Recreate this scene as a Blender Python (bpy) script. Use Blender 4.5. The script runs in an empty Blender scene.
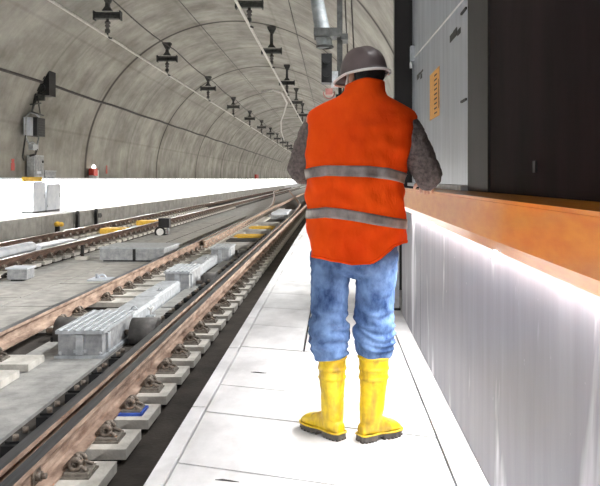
import bpy, bmesh, math, random
from mathutils import Vector, Matrix, noise
random.seed(7)
S = bpy.context.scene
COL = S.collection
PI = math.pi
EYE = 1.2            # camera height above the walkway; z = 0 is the walkway surface

# ------------------------------------------------------------------ materials
def lin(c):
    return tuple(((v/12.92) if v <= .04045 else ((v+.055)/1.055)**2.4) for v in c)
def rgb(r, g, b): return lin((r/255, g/255, b/255))

def mat(name, c1, c2=None, rough=.6, metal=0.0, scale=8.0, stretch=(1, 1, 1), detail=6, bump=0.0, bscale=None,
        lo=.35, hi=.65, coat=0.0, spec=.5, sheen=0.0):
    m = bpy.data.materials.new(name); m.use_nodes = True
    nt = m.node_tree; N = nt.nodes; L = nt.links
    b = N['Principled BSDF']
    b.inputs['Roughness'].default_value = rough
    b.inputs['Metallic'].default_value = metal
    b.inputs['Specular IOR Level'].default_value = spec
    b.inputs['Coat Weight'].default_value = coat
    if name in ('fluorescent_orange_fabric','washed_denim'): b.inputs['Specular IOR Level'].default_value = .15
    if sheen: b.inputs['Sheen Weight'].default_value = sheen
    tc = N.new('ShaderNodeTexCoord'); mp = N.new('ShaderNodeMapping')
    mp.inputs['Scale'].default_value = stretch
    L.new(tc.outputs['Object'], mp.inputs['Vector'])
    nz = N.new('ShaderNodeTexNoise'); nz.inputs['Scale'].default_value = scale; nz.inputs['Detail'].default_value = detail
    nz.inputs['Roughness'].default_value = .62
    L.new(mp.outputs[0], nz.inputs['Vector'])
    r = N.new('ShaderNodeValToRGB')
    r.color_ramp.elements[0].position = lo; r.color_ramp.elements[1].position = hi
    r.color_ramp.elements[0].color = (*c1, 1); r.color_ramp.elements[1].color = (*(c2 or c1), 1)
    L.new(nz.outputs['Fac'], r.inputs['Fac']); L.new(r.outputs['Color'], b.inputs['Base Color'])
    if bump:
        n2 = N.new('ShaderNodeTexNoise'); n2.inputs['Scale'].default_value = bscale or scale*4; n2.inputs['Detail'].default_value = 5
        L.new(mp.outputs[0], n2.inputs['Vector'])
        bp = N.new('ShaderNodeBump'); bp.inputs['Strength'].default_value = bump; bp.inputs['Distance'].default_value = .01
        L.new(n2.outputs['Fac'], bp.inputs['Height']); L.new(bp.outputs[0], b.inputs['Normal'])
    m['_b'] = b.name
    return m

M = {}
M['slab']   = mat('slab_concrete', rgb(146,145,142), rgb(182,181,177), .85, scale=5, bump=.5, bscale=60)
M['pit']    = mat('oily_pit_concrete', rgb(48,43,39), rgb(74,68,62), .9, scale=3, bump=.4, bscale=40)
M['plinth'] = mat('plinth_concrete', rgb(188,184,175), rgb(220,216,208), .85, scale=6, bump=.4, bscale=50)
M['kerb']   = mat('kerb_concrete', rgb(140,139,134), rgb(172,170,164), .85, scale=3, bump=.3, bscale=30)
M['walk']   = mat('walkway_concrete', rgb(186,186,187), rgb(222,222,223), .75, scale=2.6, stretch=(1,.6,1), bump=.12, bscale=40)
M['dark']   = mat('dark_gap', (.015,.014,.013), (.03,.028,.026), .9)
M['railtop']= mat('rail_running_steel', rgb(70,72,76), rgb(95,97,102), .35, .75, scale=6, stretch=(8,.3,8))
M['polish'] = mat('polished_steel', rgb(185,182,178), rgb(225,222,218), .28, .9, scale=6)
M['rust']   = mat('rail_rust', rgb(112,88,74), rgb(192,168,150), .85, .1, scale=6, stretch=(1,.5,2), bump=.4, bscale=40)
M['rust2']  = mat('dark_rail_rust', rgb(68,50,42), rgb(112,88,74), .85, .1, scale=6, stretch=(1,.5,2), bump=.4, bscale=40)
M['iron']   = mat('oily_cast_iron', rgb(84,76,69), rgb(150,138,126), .5, .3, scale=25, bump=.4)
M['black']  = mat('black_painted_steel', rgb(18,18,19), rgb(34,34,35), .5, .2, scale=12)
M['galv']   = mat('galvanised_steel', rgb(162,166,170), rgb(198,202,206), .5, .3, scale=14)
M['galvp']  = mat('painted_machine_grey', rgb(136,138,141), rgb(176,177,178), .6, .1, scale=10, bump=.15)
M['cover']  = mat('trough_cover_concrete', rgb(152,149,144), rgb(186,183,177), .85, scale=5, bump=.4, bscale=40)
M['hood']   = mat('dark_hood_rubber', rgb(72,70,68), rgb(104,101,98), .7, scale=8, bump=.2)
M['yellow'] = mat('worn_yellow_paint', rgb(205,160,40), rgb(232,188,70), .6, scale=10)
M['plate']  = mat('worn_grey_plate', rgb(104,98,90), rgb(150,143,134), .6, .2, scale=20)
M['blue']   = mat('blue_rubber', rgb(40,70,160), rgb(60,95,190), .6)
M['red']    = mat('red_paint', rgb(170,40,30), rgb(200,60,45), .5)
M['white']  = mat('white_plastic', rgb(225,225,222), rgb(240,240,238), .5)
M['bracket']= mat('dark_bracket_steel', rgb(46,47,46), rgb(74,75,73), .6, .3, scale=10)
M['ins']    = mat('insulator_ceramic', rgb(58,54,52), rgb(80,76,72), .3)
M['wire']   = mat('contact_bar_aluminium', rgb(200,198,192), rgb(225,223,218), .45, .3)
M['cable']  = mat('cable_sheath', rgb(38,34,32), rgb(58,52,49), .6)
M['tube']   = mat('grey_tube_steel', rgb(112,118,120), rgb(150,155,157), .6, .1, scale=6)
M['cab']    = mat('pale_cabinet_paint', rgb(196,202,212), rgb(222,226,232), .5, scale=3)
M['orange_rail'] = mat('orange_rail_paint', rgb(238,138,26), rgb(250,164,48), .3, .0, scale=7, stretch=(1,.7,3), coat=.5)
M['darkpanel'] = mat('dark_glossy_panel', rgb(30,24,24), rgb(42,34,34), .7, .0, spec=.03, scale=1.5, stretch=(1,2,.4))
M['post']   = mat('dark_grey_post', rgb(34,32,31), rgb(46,43,42), .6, .0, spec=.3, scale=3, stretch=(1,1,.4))
M['sticker']= mat('orange_sticker', rgb(212,150,70), rgb(232,172,92), .6, scale=30)
M['skin']   = mat('skin', rgb(196,142,116), rgb(212,160,134), .5, scale=10)
M['hair']   = mat('black_hair', rgb(14,12,12), rgb(30,26,25), .6, scale=80, stretch=(1,1,.1), bump=.5)
M['helmet'] = mat('grey_brown_helmet', rgb(92,80,80), rgb(112,98,97), .5, scale=6, coat=.1)
M['helmtrim']=mat('white_helmet_edge', rgb(235,233,230), rgb(245,243,240), .4)
M['shirt']  = mat('grey_sweater', rgb(84,76,74), rgb(124,113,109), .9, scale=60, bump=.5, bscale=220)
M['strip']  = mat('reflective_tape', rgb(112,103,101), rgb(160,149,143), .4, .3, scale=14, stretch=(1,1,.5))
M['sole']   = mat('dark_rubber_sole', rgb(62,58,54), rgb(96,90,84), .8, scale=30)
M['eye']    = mat('eye_white', rgb(235,232,228), None, .2)
M['lens']   = mat('signal_lens', rgb(30,32,34), rgb(44,46,48), .1, coat=.8)

def fabric(name, cols, scale, stretch, rough=.8, weave=0.0, bump=.3):
    m = mat(name, cols[0], cols[1], rough, scale=scale, stretch=stretch, bump=bump, bscale=16, sheen=.0)
    return m
M['vest']  = fabric('fluorescent_orange_fabric', (rgb(232,66,5), rgb(244,84,10)), 6, (1,1,.5), bump=.9)
M['jeans'] = fabric('washed_denim', (rgb(30,54,96), rgb(112,140,182)), 9, (1.2,1.2,.8), bump=.5)
def boot_mat():
    m = mat('dirty_yellow_rubber', rgb(196,160,10), rgb(222,190,22), .5, scale=14, coat=.2)
    nt = m.node_tree; N = nt.nodes; L = nt.links; b = N['Principled BSDF']
    src = b.inputs['Base Color'].links[0].from_socket
    tc = N.new('ShaderNodeTexCoord'); mp = N.new('ShaderNodeMapping'); mp.inputs['Scale'].default_value = (1,1,.35)
    L.new(tc.outputs['Object'], mp.inputs['Vector'])
    nz = N.new('ShaderNodeTexNoise'); nz.inputs['Scale'].default_value = 22; nz.inputs['Detail'].default_value = 8
    L.new(mp.outputs[0], nz.inputs['Vector'])
    r = N.new('ShaderNodeValToRGB'); r.color_ramp.elements[0].position=.47; r.color_ramp.elements[1].position=.70
    r.color_ramp.elements[1].color = (.75,.75,.75,1); r.color_ramp.elements[0].color=(0,0,0,1)
    L.new(nz.outputs['Fac'], r.inputs['Fac'])
    mx = N.new('ShaderNodeMix'); mx.data_type='RGBA'
    L.new(r.outputs['Color'], mx.inputs['Factor']); L.new(src, mx.inputs['A']); mx.inputs['B'].default_value=(*rgb(118,88,34),1)
    L.new(mx.outputs['Result'], b.inputs['Base Color'])
    return m
M['boot'] = boot_mat()

def emis(name, col, st):
    m = bpy.data.materials.new(name); m.use_nodes = True
    b = m.node_tree.nodes['Principled BSDF']
    b.inputs['Base Color'].default_value = (*col,1); b.inputs['Emission Color'].default_value = (*col,1)
    b.inputs['Emission Strength'].default_value = st
    return m
M['lampglow'] = emis('lamp_glow', (1,.97,.9), 6)

def vault_mat(name, ring0=-.15, pitch=11.1):
    m = bpy.data.materials.new(name); m.use_nodes = True
    nt = m.node_tree; N = nt.nodes; L = nt.links; b = N['Principled BSDF']
    b.inputs['Roughness'].default_value = .85; b.inputs['Specular IOR Level'].default_value = .3
    uv = N.new('ShaderNodeUVMap'); uv.uv_map = 'UVMap'
    def noise_(scale, st, det=6):
        mp = N.new('ShaderNodeMapping'); mp.inputs['Scale'].default_value = st
        L.new(uv.outputs[0], mp.inputs['Vector'])
        n = N.new('ShaderNodeTexNoise'); n.inputs['Scale'].default_value = scale; n.inputs['Detail'].default_value = det
        n.inputs['Roughness'].default_value = .65
        L.new(mp.outputs[0], n.inputs['Vector']); return n.outputs['Fac']
    def ramp(v, a, ca, b_, cb):
        r = N.new('ShaderNodeValToRGB'); r.color_ramp.elements[0].position=a; r.color_ramp.elements[1].position=b_
        r.color_ramp.elements[0].color=(*ca,1); r.color_ramp.elements[1].color=(*cb,1)
        L.new(v, r.inputs['Fac']); return r.outputs['Color']
    def mul(a, c, f=1.0):
        x = N.new('ShaderNodeMix'); x.data_type='RGBA'; x.blend_type='MULTIPLY'; x.inputs['Factor'].default_value=f
        L.new(a, x.inputs['A']); L.new(c, x.inputs['B']); return x.outputs['Result']
    base = ramp(noise_(1.0,(.5,.5,1)), .3, rgb(146,143,136), .7, rgb(188,185,178))
    streak = ramp(noise_(1.0,(1.6,.16,1),8), .42, (.66,.65,.63), .6, (1,1,1))
    streak2 = ramp(noise_(1.0,(2.6,.42,1),5), .30, (.52,.51,.49), .46, (1,1,1))
    blot = ramp(noise_(1.0,(.55,.8,1),7), .36, (.62,.61,.58), .62, (1.1,1.1,1.1))
    c = mul(mul(mul(base, streak, .45), streak2, .38), blot, .75)
    # board marks left by the shuttering: short dark dashes along the arch
    sx = N.new('ShaderNodeSeparateXYZ'); L.new(uv.outputs[0], sx.inputs[0])
    def math_(op, a, b_=None):
        x = N.new('ShaderNodeMath'); x.operation = op
        if hasattr(a,'node'): L.new(a, x.inputs[0])
        else: x.inputs[0].default_value = a
        if b_ is not None:
            if hasattr(b_,'node'): L.new(b_, x.inputs[1])
            else: x.inputs[1].default_value = b_
        return x.outputs[0]
    d = math_('SUBTRACT', sx.outputs[0], ring0)
    d = math_('DIVIDE', d, pitch); fr = math_('FRACT', d)
    ce = math_('ABSOLUTE', math_('SUBTRACT', fr, .5)); ce = math_('MULTIPLY', ce, pitch)
    dark = ramp(ce, .05, (.24,.23,.22), .16, (1,1,1))        # the ring joint
    c = mul(c, dark)
    soft = ramp(ce, .1, (.82,.81,.79), 1.0, (1,1,1)); c = mul(c, soft, .7)
    d2 = math_('FRACT', math_('DIVIDE', math_('SUBTRACT', sx.outputs[0], ring0+pitch/4), pitch/2))
    c2 = math_('MULTIPLY', math_('ABSOLUTE', math_('SUBTRACT', d2, .5)), pitch/2)
    c = mul(c, ramp(c2, .02, (.62,.61,.59), .12, (1,1,1)), .6)
    # faint long joints where the shutter panels met
    e = math_('FRACT', math_('DIVIDE', sx.outputs[1], 3.1))
    e = math_('MULTIPLY', math_('ABSOLUTE', math_('SUBTRACT', e, .5)), 3.1)
    c = mul(c, ramp(e, .015, (.72,.71,.69), .07, (1,1,1)), .55)
    L.new(c, b.inputs['Base Color'])
    bp = N.new('ShaderNodeBump'); bp.inputs['Strength'].default_value=.35; bp.inputs['Distance'].default_value=.05
    L.new(noise_(1.0,(6,1.2,1),6), bp.inputs['Height']); L.new(bp.outputs[0], b.inputs['Normal'])
    return m
M['vault'] = vault_mat('tunnel_vault_concrete')
M['lowwall'] = mat('white_painted_concrete', rgb(222,222,220), rgb(238,238,236), .8, scale=1.2, stretch=(1,1,.3))

def steel_wall_mat(name, base1, base2, pale_col, rough, metal, amount):  # steel with pale noise patches and spots mixed over the base colour
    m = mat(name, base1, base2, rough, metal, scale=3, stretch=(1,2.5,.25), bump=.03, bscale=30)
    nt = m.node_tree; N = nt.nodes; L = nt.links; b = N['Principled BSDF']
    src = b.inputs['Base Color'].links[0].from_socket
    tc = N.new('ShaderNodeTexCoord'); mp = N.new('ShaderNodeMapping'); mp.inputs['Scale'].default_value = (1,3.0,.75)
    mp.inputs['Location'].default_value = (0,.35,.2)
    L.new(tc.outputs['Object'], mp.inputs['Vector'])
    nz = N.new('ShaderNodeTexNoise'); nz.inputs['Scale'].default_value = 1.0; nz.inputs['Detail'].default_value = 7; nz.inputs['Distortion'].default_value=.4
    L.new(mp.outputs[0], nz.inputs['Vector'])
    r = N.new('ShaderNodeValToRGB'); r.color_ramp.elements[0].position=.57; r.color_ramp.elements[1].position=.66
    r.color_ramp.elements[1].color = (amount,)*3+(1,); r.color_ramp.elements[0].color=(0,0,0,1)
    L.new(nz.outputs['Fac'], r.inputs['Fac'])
    # small pale spots
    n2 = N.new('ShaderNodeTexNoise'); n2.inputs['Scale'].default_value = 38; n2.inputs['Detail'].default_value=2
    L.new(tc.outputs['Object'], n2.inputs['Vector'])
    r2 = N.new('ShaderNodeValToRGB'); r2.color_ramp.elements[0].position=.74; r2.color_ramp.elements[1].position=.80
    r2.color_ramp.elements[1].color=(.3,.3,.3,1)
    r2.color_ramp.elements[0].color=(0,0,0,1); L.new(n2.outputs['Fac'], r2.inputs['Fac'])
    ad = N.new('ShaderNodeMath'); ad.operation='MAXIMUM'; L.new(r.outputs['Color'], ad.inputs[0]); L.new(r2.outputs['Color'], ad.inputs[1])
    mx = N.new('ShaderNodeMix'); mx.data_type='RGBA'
    L.new(ad.outputs[0], mx.inputs['Factor']); L.new(src, mx.inputs['A']); mx.inputs['B'].default_value=(*pale_col,1)
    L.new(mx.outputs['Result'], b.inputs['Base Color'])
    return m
M['lowsteel'] = steel_wall_mat('patchy_steel_cladding', rgb(116,115,122), rgb(132,131,138), rgb(222,222,228), .5, .12, .8)
M['steeldoor'] = steel_wall_mat('brushed_steel_door', rgb(176,181,190), rgb(200,205,214), rgb(215,220,226), .35, .5, .25)

# ------------------------------------------------------------------ helpers
class MB:
    def __init__(s): s.bm = bmesh.new()
    def box(s, x0, x1, y0, y1, z0, z1, mi=0, rot=None, piv=None):
        vs = [s.bm.verts.new((x, y, z)) for x in (x0, x1) for y in (y0, y1) for z in (z0, z1)]
        f = [(0,1,3,2),(4,6,7,5),(0,4,5,1),(2,3,7,6),(0,2,6,4),(1,5,7,3)]
        for q in f:
            fc = s.bm.faces.new([vs[i] for i in q]); fc.material_index = mi
        if rot is not None:
            bmesh.ops.rotate(s.bm, verts=vs, cent=piv or ((x0+x1)/2,(y0+y1)/2,(z0+z1)/2), matrix=rot)
        return vs
    def prism(s, poly, z0, z1, mi=0):                 # poly in xy
        b = [s.bm.verts.new((x, y, z0)) for x, y in poly]; t = [s.bm.verts.new((x, y, z1)) for x, y in poly]
        n = len(poly)
        s.bm.faces.new(b[::-1]).material_index = mi; s.bm.faces.new(t).material_index = mi
        for i in range(n):
            s.bm.faces.new((b[i], b[(i+1)%n], t[(i+1)%n], t[i])).material_index = mi
        return b+t
    def xz(s, poly, y0, y1, mi=0):                    # poly in xz, extruded along y
        a = [s.bm.verts.new((x, y0, z)) for x, z in poly]; c = [s.bm.verts.new((x, y1, z)) for x, z in poly]
        n = len(poly)
        s.bm.faces.new(a).material_index = mi; s.bm.faces.new(c[::-1]).material_index = mi
        for i in range(n):
            s.bm.faces.new((a[(i+1)%n], a[i], c[i], c[(i+1)%n])).material_index = mi
    def sweep(s, pts, rad, n=12, closed_ends=True, mi=0, up=None, round_ends=False):
        pts = [Vector(p) for p in pts]
        rad = [(r, r) if not isinstance(r, (tuple, list)) else r for r in (rad if isinstance(rad, list) else [rad]*len(pts))]
        if round_ends:
            d0 = (pts[0]-pts[1]).normalized(); d1 = (pts[-1]-pts[-2]).normalized()
            def cap(p, d, r):
                m_ = min(r); return [(p+d*m_*math.sin(a), (r[0]*math.cos(a), r[1]*math.cos(a))) for a in (.5,.95,1.3,1.5)]
            h = cap(pts[0], d0, rad[0])[::-1]; t = cap(pts[-1], d1, rad[-1])
            pts = [q[0] for q in h]+pts+[q[0] for q in t]; rad = [q[1] for q in h]+rad+[q[1] for q in t]
        rings = []; ref = None
        for i, p in enumerate(pts):
            if i == 0: t = pts[1]-pts[0]
            elif i == len(pts)-1: t = pts[-1]-pts[-2]
            else: t = (pts[i+1]-p).normalized()+(p-pts[i-1]).normalized()
            t.normalize()
            if ref is None:
                ref = Vector(up) if up else (Vector((1,0,0)) if abs(t.x) < .8 else Vector((0,0,1)))
            u = (ref - t*ref.dot(t)).normalized(); ref = u; v = t.cross(u)
            a, b = rad[i]
            rings.append([s.bm.verts.new(p+u*a*math.cos(2*PI*k/n)+v*b*math.sin(2*PI*k/n)) for k in range(n)])
        for i in range(len(rings)-1):
            for k in range(n):
                f = s.bm.faces.new((rings[i][k], rings[i][(k+1)%n], rings[i+1][(k+1)%n], rings[i+1][k])); f.smooth = True; f.material_index = mi
        if closed_ends:
            s.bm.faces.new(rings[0][::-1]).material_index = mi; s.bm.faces.new(rings[-1]).material_index = mi
        return [v for r in rings for v in r]
    def cyl(s, p0, p1, r0, r1=None, n=16, mi=0):
        return s.sweep([p0, p1], [r0, r1 if r1 is not None else r0], n=n, mi=mi)
    def ball(s, c, r, n=16, mi=0, rot=None):
        r = (r,)*3 if not isinstance(r, (tuple, list)) else r
        res = bmesh.ops.create_uvsphere(s.bm, u_segments=n, v_segments=max(6, n//2+2), radius=1)
        vs = res['verts']
        bmesh.ops.scale(s.bm, vec=r, verts=vs)
        if rot is not None: bmesh.ops.rotate(s.bm, verts=vs, cent=(0,0,0), matrix=rot)
        bmesh.ops.translate(s.bm, vec=c, verts=vs)
        for v in vs:
            for f in v.link_faces: f.smooth = True; f.material_index = mi
        return vs
    def torus(s, c, R, r, axis='Y', n=16, m=8, a0=0, a1=2*PI, mi=0):
        pts = []
        for i in range(n+1):
            a = a0+(a1-a0)*i/n
            if axis == 'Y': pts.append(Vector(c)+Vector((R*math.cos(a), 0, R*math.sin(a))))
            elif axis == 'X': pts.append(Vector(c)+Vector((0, R*math.cos(a), R*math.sin(a))))
            else: pts.append(Vector(c)+Vector((R*math.cos(a), R*math.sin(a), 0)))
        s.sweep(pts, r, n=m, mi=mi, up={'Y':(0,1,0),'X':(1,0,0),'Z':(0,0,1)}[axis])
    def bevel(s, w=.006, seg=2, ang=40):
        es = [e for e in s.bm.edges if len(e.link_faces) == 2 and e.calc_face_angle(0) > math.radians(ang)]
        bmesh.ops.bevel(s.bm, geom=es, offset=w, segments=seg, affect='EDGES', profile=.6)
    def mesh(s, name, mats):
        bmesh.ops.recalc_face_normals(s.bm, faces=s.bm.faces)
        me = bpy.data.meshes.new(name); s.bm.to_mesh(me); s.bm.free()
        for m in (mats if isinstance(mats, (list, tuple)) else [mats]): me.materials.append(m)
        return me
    def build(s, name, mats, parent=None, loc=(0,0,0), rot=(0,0,0)):
        return link(name, s.mesh(name, mats), parent, loc, rot)

def link(name, me, parent=None, loc=(0,0,0), rot=(0,0,0)):
    o = bpy.data.objects.new(name, me); COL.objects.link(o)
    o.location = loc; o.rotation_euler = rot
    if parent: o.parent = parent
    return o
def tag(o, label=None, cat=None, group=None, kind=None):
    if label: o['label'] = label
    if cat: o['category'] = cat
    if group: o['group'] = group
    if kind: o['kind'] = kind
    return o
def thing(name, label, cat, loc=(0,0,0), rz=0, group=None):
    o = bpy.data.objects.new(name, None); COL.objects.link(o)
    o.empty_display_size = .1; o.location = loc; o.rotation_euler = (0,0,rz)
    return tag(o, label, cat, group)
def struct(o): o['kind'] = 'structure'; return o
def dup(src, loc, label, rz=None):
    r = src.copy(); COL.objects.link(r); r.location = loc
    if rz is not None: r.rotation_euler = (0,0,rz)
    r['label'] = label
    for ch in list(src.children):
        c = ch.copy(); COL.objects.link(c); c.parent = r
        for g in list(ch.children):
            d = g.copy(); COL.objects.link(d); d.parent = c
    return r
ONES = ['', 'first','second','third','fourth','fifth','sixth','seventh','eighth','ninth','tenth','eleventh','twelfth','thirteenth','fourteenth',
        'fifteenth','sixteenth','seventeenth','eighteenth','nineteenth']
TENS = {2:('twenty','twentieth'),3:('thirty','thirtieth'),4:('forty','fortieth'),5:('fifty','fiftieth'),6:('sixty','sixtieth'),7:('seventy','seventieth'),8:('eighty','eightieth')}
def ordinal(n):
    if n < 20: return ONES[n]
    t, o = divmod(n, 10)
    return TENS[t][1] if o == 0 else TENS[t][0]+'-'+ONES[o]

# ------------------------------------------------------------------ tunnel shell
CX, CZ, R = -3.75, 1.5, 5.75
YA, YB = -7.0, 190.0
YP = -1.2            # unseen shell opening behind the camera, added to let sky light in
def shell(name, prof, material, ys=(YP, YB), uv=True, step=6.0):
    bm = bmesh.new(); lay = bm.loops.layers.uv.new('UVMap')
    ny = max(1, int((ys[1]-ys[0])/step)); arc = [0]
    for i in range(1, len(prof)): arc.append(arc[-1]+math.dist(prof[i], prof[i-1]))
    g = [[bm.verts.new((x, ys[0]+(ys[1]-ys[0])*j/ny, z)) for j in range(ny+1)] for x, z in prof]
    for i in range(len(prof)-1):
        for j in range(ny):
            f = bm.faces.new((g[i][j], g[i+1][j], g[i+1][j+1], g[i][j+1])); f.smooth = True
            for l, (a, b) in zip(f.loops, ((i,j),(i+1,j),(i+1,j+1),(i,j+1))):
                l[lay].uv = (g[a][b].co.y, arc[a]+3.0)
    me = bpy.data.meshes.new(name); bm.to_mesh(me); bm.free(); me.materials.append(material)
    return struct(link(name, me))
arcp = [(-9.5,1.215)]+[(CX+R*math.cos(a), CZ+R*math.sin(a)) for a in [PI-PI*i/64 for i in range(65)]]
shell('ceiling', arcp, M['vault'])
shell('wall_left', [(-9.5, .10), (-9.5, 1.215)], M['lowwall'])
shell('wall_right', [(2.0, 1.5), (2.0, -.6)], M['vault'])
ZF_ = -.53
# closed far end of the modelled stretch
b = MB(); b.box(-9.6, 2.1, YB, YB+.2, -.7, 7.4); struct(b.build('wall_far', M['slab']))

b = MB(); b.box(-40, 40, -60, YA+.0, ZF_-.25, ZF_-.02); b.box(-40,-9.6,YA,YP,ZF_-.25,ZF_-.02); b.box(2.0,40,YA,YP,ZF_-.25,ZF_-.02); struct(b.build('ground', M['cover']))  # unseen ground added outside the opening, blocks world light from below
# ---- floors
ZF = -.53
b = MB(); b.box(-8.3, -.6, YA, YB, ZF-.2, ZF); struct(b.build('floor', M['pit']))
b = MB()
b.box(-9.5, -8.42, YA, YB, ZF-.2, .15)
struct(b.build('floor_left_walkway', M['walk']))
b = MB(); y = YA
while y < 120:
    b.box(-8.42, -8.2, y, y+2.46, ZF-.02, .15); y += 2.48
b.bevel(.012, 1)
struct(b.build('trim_1', M['kerb']))
# track bed: concrete bed strips between and beside the rails
b = MB()
b.box(-2.98, -2.17, YA, 8.2, ZF, -.503)
b.box(-2.98, -2.17, 8.23, 11.9, ZF, -.508)
b.box(-5.55, -3.42, YA, YB, ZF, -.478)
b.box(-7.25, -6.2, YA, YB, ZF, -.49)
struct(b.build('floor_track_bed', M['slab']))

# ---- right walkway of concrete planks on a dark base
b = MB()
b.box(-.72, 2.0, YA, YB, ZF-.2, -.035, 1)
SK = -.33
def yl(y0, x): return y0 + SK*(x+.67)
seams = [-7,-6,-5,-4,-3,-2,-1.2,-.4,.5,1.45,2.3,3.05,3.72,4.21,5.17,5.95,6.75,7.6]
while seams[-1] < 60: seams.append(seams[-1]+.9)
g = .008
for i in range(len(seams)-1):
    a, c = seams[i]+g, seams[i+1]-g
    cuts = [-.657, .478] if not (4.4 < seams[i] < 9.5) else [-.657, -.205, .478]
    for j in range(len(cuts)-1):
        x0, x1 = cuts[j]+(g if j else 0), cuts[j+1]-(g if j < len(cuts)-2 else 0)
        e = random.uniform(-.003, .003) if 2 < a else 0
        b.prism([(x0, yl(a,x0)), (x1, yl(a,x1)), (x1, yl(c,x1)), (x0, yl(c,x0))], -.04, 0+e*.5)
# lifting slots cut in the planks
for (x, y) in ((-.42, 2.86), (-.46, 4.46), (.03, 2.55)):
    b.prism([(x-.05,y+.01),(x+.02,y-.008),(x+.05,y-.012),(x+.01,y+.006),(x-.02,y+.016)], .0005, .0022, 1)
b.box(-.66, 2.0, 60, YB, -.04, 0)
struct(b.build('floor_right_walkway', [M['walk'], M['dark']]))
b = MB(); y = YA; k = 0
while y < 70:
    n = 1.32 if k % 2 else 1.1
    b.box(-.738, -.668, y, y+n-.012, -.16, .006); y += n; k += 1
b.box(-.738,-.668,70,YB,-.16,.006)
b.bevel(.005, 1)
struct(b.build('trim_2', M['walk']))
b = MB(); y = YA
while y < 70:
    b.box(.487, .61 if y < 5 else 1.99, y, y+1.62, -.04, .004); y += 1.63
b.bevel(.004, 1)
struct(b.build('trim_3', M['walk']))
b = MB(); b.box(-.73, -.69, YA, YB, ZF, -.16); struct(b.build('trim_4', M['pit']))

# ------------------------------------------------------------------ right steel wall below the orange rail
b = MB()
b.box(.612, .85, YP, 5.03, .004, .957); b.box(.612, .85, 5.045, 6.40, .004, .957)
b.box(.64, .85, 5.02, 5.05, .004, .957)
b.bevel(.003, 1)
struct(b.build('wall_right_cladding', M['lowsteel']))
# orange rail: box with chamfered underside
t = thing('handrail', 'wide orange painted handrail beam along the steel wall beside the walkway', 'handrail', (0,0,0))
b = MB()
b.xz([(.56,1.118),(.567,1.126),(.86,1.126),(.86,.958),(.590,.958),(.588,.943),(.584,.943),(.56,.985)], YP, 5.75)
b.build('beam', M['orange_rail'], t)
b = MB(); b.xz([(.5565,1.121),(.5565,1.1315),(.572,1.1315),(.572,1.126)], YP, 5.75); b.build('edge_lip', M['orange_rail'], t)
for y in (.9, 2.62, 4.35):
    b = MB(); b.torus((.586,y,.924), .014, .0035, 'Y', 10, 6); b.cyl((.586,y,.936),(.586,y,.944),.005)
    b.build('hook', M['galv'], t)


# upper cladding: posts and dark cabinet
ZT = 3.9
b = MB(); b.box(.885, 1.99, YP, 7.9, .004, ZT); struct(b.build('wall_right_cabin', M['darkpanel']))
b = MB(); b.box(.665, .884, 7.75, 7.90, 0.004, ZT); b.bevel(.006,1); struct(b.build('trim_5', M['post']))
b = MB(); b.box(.842, .884, 3.92, 4.50, 1.127, ZT); b.bevel(.004,1); struct(b.build('trim_6', M['post']))
b = MB(); b.box(.80, .884, 4.51, 7.74, 1.127, 1.16); b.bevel(.004,1); struct(b.build('trim_7', M['galv']))

t = thing('steel_door_panel', 'tall brushed steel door panel with orange sticker behind the handrail', 'door panel', (.86, 6.1, 1.162))
b = MB(); b.box(-.01, .023, -1.59, 1.63, 0, ZT-1.17); b.bevel(.004,1); b.build('panel', M['steeldoor'], t)
def panel_pt(px, py, X=.849):
    Y = 720*X/(px-333); return X, Y, EYE-(py-179)*Y/720
def sticker(name, px0, px1, py0, py1, m, par, th=.003):
    _, ya, _ = panel_pt(px0, py0); _, yb, _ = panel_pt(px1, py0)
    ym = (ya+yb)/2; z0 = EYE-(py1-179)*ym/720; z1 = EYE-(py0-179)*ym/720
    b = MB(); b.box(.850-th-.86, .8502-.86, yb-6.1, ya-6.1, z0-1.162, z1-1.162)
    return b.build(name, m, par), ya, yb, z0, z1
s1, ya, yb, z0, z1 = sticker('sticker', 430, 439.5, 71, 118, M['sticker'], t)
b = MB()
for k in range(9):   # dashes of small print running up the sticker
    zz = z0+.03+(z1-z0-.06)*k/8.5
    b.box(.8455-.86, .8472-.86, yb-6.1+.13, ya-6.1-.28, zz-1.162, zz+.012-1.162)
b.box(.8455-.86, .8472-.86, yb-6.1+.03, yb-6.1+.05, z0+.06-1.162, z1-.1-1.162)
b.build('print', M['post'], s1)
for (p0,p1,q0,q1) in ((450,453.5,34,41),(453.5,457,29,37),(457.5,460.5,29,34.5),(417,419.5,74,79),(419,423,71.5,73.5),(420.5,422,74,78.5)):
    sticker('black_mark', p0,p1,q0,q1, M['black'], t)
for py in (11, 100.5): sticker('black_clip', 462,467,py-1,py+1.2, M['black'], t, .012)
# long pale scratch across the panel
A = Vector(panel_pt(415,57)); Bp = Vector(panel_pt(465,-2))
b = MB(); b.sweep([A-Vector((.861,6.1,1.162)), Bp-Vector((.861,6.1,1.162))], .007, n=6); b.build('taut_cord', M['white'], t)
hx, hy, hz = panel_pt(414, 58)
b = MB(); b.box(-.05, -.01, hy-6.1-.06, hy-6.1+.04, hz-1.162-.04, hz-1.162+.12); b.bevel(.008,2); b.build('latch', M['galv'], t)
b = MB(); b.cyl((-.045, hy-6.1-.02, hz-1.162-.05),(-.045, hy-6.1-.02, hz-1.162-.11),.014); b.build('latch_pin', M['white'], t)

t = thing('dark_cabinet_panel', 'large dark brown glossy cabinet panel above the near orange handrail', 'panel', (.86, 1.4, 1.127))
b = MB(); b.box(-.004, .024, YP-1.4, 2.515, 0, ZT-1.13); b.bevel(.004,1); b.build('panel', M['darkpanel'], t)
b = MB(); b.box(-.012, -.003, 1.62, 1.66, .10, .15); b.build('latch', M['black'], t)

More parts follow.
